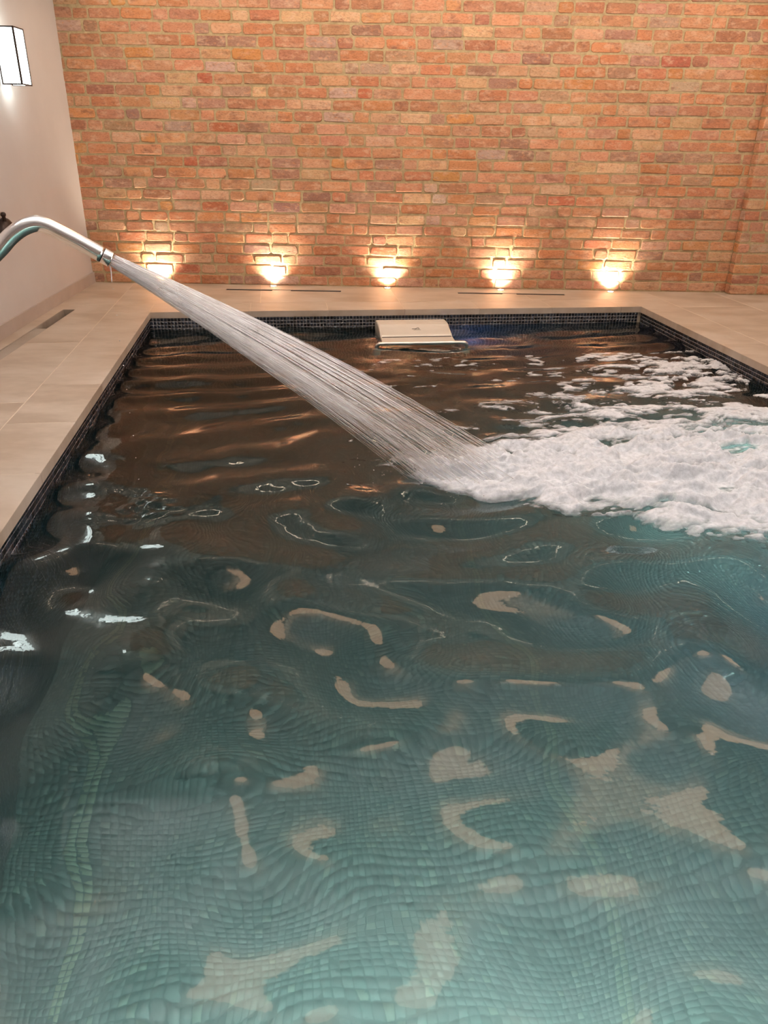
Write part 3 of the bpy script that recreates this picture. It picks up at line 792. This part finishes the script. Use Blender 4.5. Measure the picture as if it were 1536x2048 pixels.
# ------------------------------------------------------------------ opal dome lamps on the ceiling
for k, (x, y) in enumerate(DOMES):
    d_ = empty('ceiling_dome_lamp', (x, y, CEIL_Z)); tag(d_, 'round opal ceiling lamp reflected in the pool water', 'ceiling light', 'opal dome lamps over the pool')
    lathe('rim', [(.275, 0), (.275, -.02), (.265, -.024), (.26, -.02)], m_steel, d_, n=24)
    lathe('shade', [(.262, -.018), (.24, -.05), (.185, -.078), (.09, -.096), (.0005, -.102)], m_dome, d_, n=18)

# ------------------------------------------------------------------ wall lantern
sd0, sz0, sz1 = 1.235, 1.442, 1.762
lan = empty('wall_lantern', (*lw(sd0, 0), sz0), math.atan2(LWN[1], LWN[0])); tag(lan, 'lit box lantern of white glass panels on the plastered wall', 'wall light')
# local: x out of the wall, y along the wall (away from the camera negative), z up
LD, LW_, LH = 0.135, 0.165, sz1 - sz0
def lan_box(name, x0, x1, y0, y1, z0, z1, m, bev=0.0): return bm_obj(name, box_bm(x0, x1, y0, y1, z0, z1, bev), m, lan)
lan_box('back_plate', 0, .008, -.045, .045, .03, LH - .03, m_steel, .002)
lan_box('arm', .008, LD - .01, -.006, .006, .05, .062, m_steel); lan_box('arm', .008, LD - .01, -.006, .006, LH - .062, LH - .05, m_steel)
lan_box('glass_panel', LD - .006, LD - .002, -LW_ / 2 + .003, LW_ / 2 - .003, .004, LH - .004, m_opal)
for s_ in (-1, 1):
    y = s_ * LW_ / 2
    lan_box('glass_panel', .016, LD - .006, y - .002 - s_ * .003, y + .002 - s_ * .003, .004, LH - .004, m_opal)
    lan_box('corner_bar', LD - .009, LD + .001, y - .006, y + .006, 0, LH, m_dark); lan_box('corner_bar', .010, .018, y - .006, y + .006, 0, LH, m_dark)
    for z in (0, LH - .008): lan_box('rim_bar', .010, LD, y - .003, y + .003, z, z + .008, m_dark)
for z in (0, LH - .008): lan_box('rim_bar', LD - .006, LD + .001, -LW_ / 2, LW_ / 2, z, z + .008, m_dark)

# ------------------------------------------------------------------ dark fitting on the plastered wall
kb = lw(1.70, 0); knob = empty('wall_fitting', (*kb, .60), math.atan2(LWN[1], LWN[0])); tag(knob, 'dark round fitting with a small peg on the plastered wall', 'wall fitting')
lathe('boss', [(.085, 0), (.085, .012), (.078, .03), (.055, .05), (.03, .058), (.001, .06)], m_dark, knob, (0, 0, 0), (1, 0, 0))
lathe('peg', [(.012, 0), (.011, .03), (.016, .036), (.017, .046), (.012, .054), (.001, .056)], m_dark, knob, (.025, -.03, .066), (0.05, -.25, 1))

# ------------------------------------------------------------------ swim-current unit hung on the far pool wall
def unit_obj(o): o.parent = unit; return o
uc = pool(1.92, 0); unit = empty('swim_jet_unit', (*uc, 0), A)          # local x along the wall, -y into the pool
tag(unit, 'cream swim-current unit with steel grab rail on the far pool wall', 'swim unit')
prof = [(.09, -.30), (.09, -.075), (.105, -.058), (.14, -.050), (.25, -.047), (.285, -.051), (.315, -.062), (.42, -.096), (.435, -.106), (.445, -.108), (.55, -.116), (.556, -.122), (.556, -.16), (.50, -.26), (.44, -.34), (.15, -.34)]
HWx = 0.262
V, Fc = [], []
cols = [(-HWx, 1.0, .012), (-HWx + .004, 1, .004), (-HWx + .012, 1, 0), (HWx - .012, 1, 0), (HWx - .004, 1, .004), (HWx, 1, .012)]
cyf = (.28, -.19)
for x, _, ins in cols:
    for o_, z_ in prof:
        dx, dz = cyf[0] - o_, cyf[1] - z_; L = math.hypot(dx, dz)
        V.append((x, -(o_ + dx / L * ins), z_ + dz / L * ins))
n = len(prof)
for i in range(len(cols) - 1):
    for k in range(n): Fc.append((i * n + k, i * n + (k + 1) % n, (i + 1) * n + (k + 1) % n, (i + 1) * n + k))
Fc += [tuple(range(n - 1, -1, -1)), tuple((len(cols) - 1) * n + k for k in range(n))]
hood = mesh_obj('hood', V, Fc, m_hood, unit)
bm_obj('seam_shade', box_bm(-HWx + .01, HWx - .01, -.447, -.436, -.1095, -.1045, .001, 1), m_dark, hood)  # dark strip along the seam paints in the hood's shadow line
for x in (-HWx + .05, HWx - .05): bm_obj('bracket', box_bm(x - .02, x + .02, -.095, 0.0, -.20, -.10, .004, 1), m_steel, unit)
RX, RO, RZ = .318, .66, -.098
rail = catmull([(-RX, -RO + .02, -.40), (-RX, -RO + .02, -.22), (-RX, -RO + .01, RZ - .030), (-RX + .012, -RO + .002, RZ - .007), (-RX + .045, -RO, RZ), (-.1, -RO, RZ), (.1, -RO, RZ), (RX - .045, -RO, RZ), (RX - .012, -RO + .002, RZ - .007), (RX, -RO + .01, RZ - .030), (RX, -RO + .02, -.22), (RX, -RO + .02, -.40)], 6)
tube_obj('grab_rail', rail, .0125, m_steel, unit, 16)
for x in (-RX, RX):
    tube_obj('rail_brace', [(x, -RO + .02, -.36), (x, -.46, -.36), (x * .8, -.42, -.32)], .012, m_steel, unit, 12)
    bm_obj('rail_foot', box_bm(x - .028, x + .028, -RO - .012, -RO + .052, -.30, -.17, .012, 2), m_hood, unit)
bm_obj('intake_grille', box_bm(-HWx + .03, HWx - .03, -.545, -.535, -.24, -.18, .003, 1), m_dark, unit)
# printed mark: a swimmer over two short lines
sl_ = Vector((0, -(.42 - .315), -.096 + .062)).normalized(); nrm_ = Vector((0, sl_.z, -sl_.y)); nrm_ = nrm_ if nrm_.z > 0 else -nrm_
base_ = Vector((.012, -.352, -.0740)) + nrm_ * .0012
def mark(name, pts, r_): tube_obj(name, [base_ + Vector((x, 0, 0)) - sl_ * y for x, y in pts], r_, m_print, hood, 6)
mark('logo_stroke', [(-.034, .006), (-.018, .007), (-.004, .009)], .0016)
mark('logo_stroke', catmull([(-.006, .006), (.004, .016), (.014, .020), (.020, .010)], 4), .0016)
mark('logo_stroke', [(-.012, .001), (.006, .003), (.022, .001)], .0011)
mark('logo_lettering', [(-.022, -.010), (.030, -.010)], .0008)
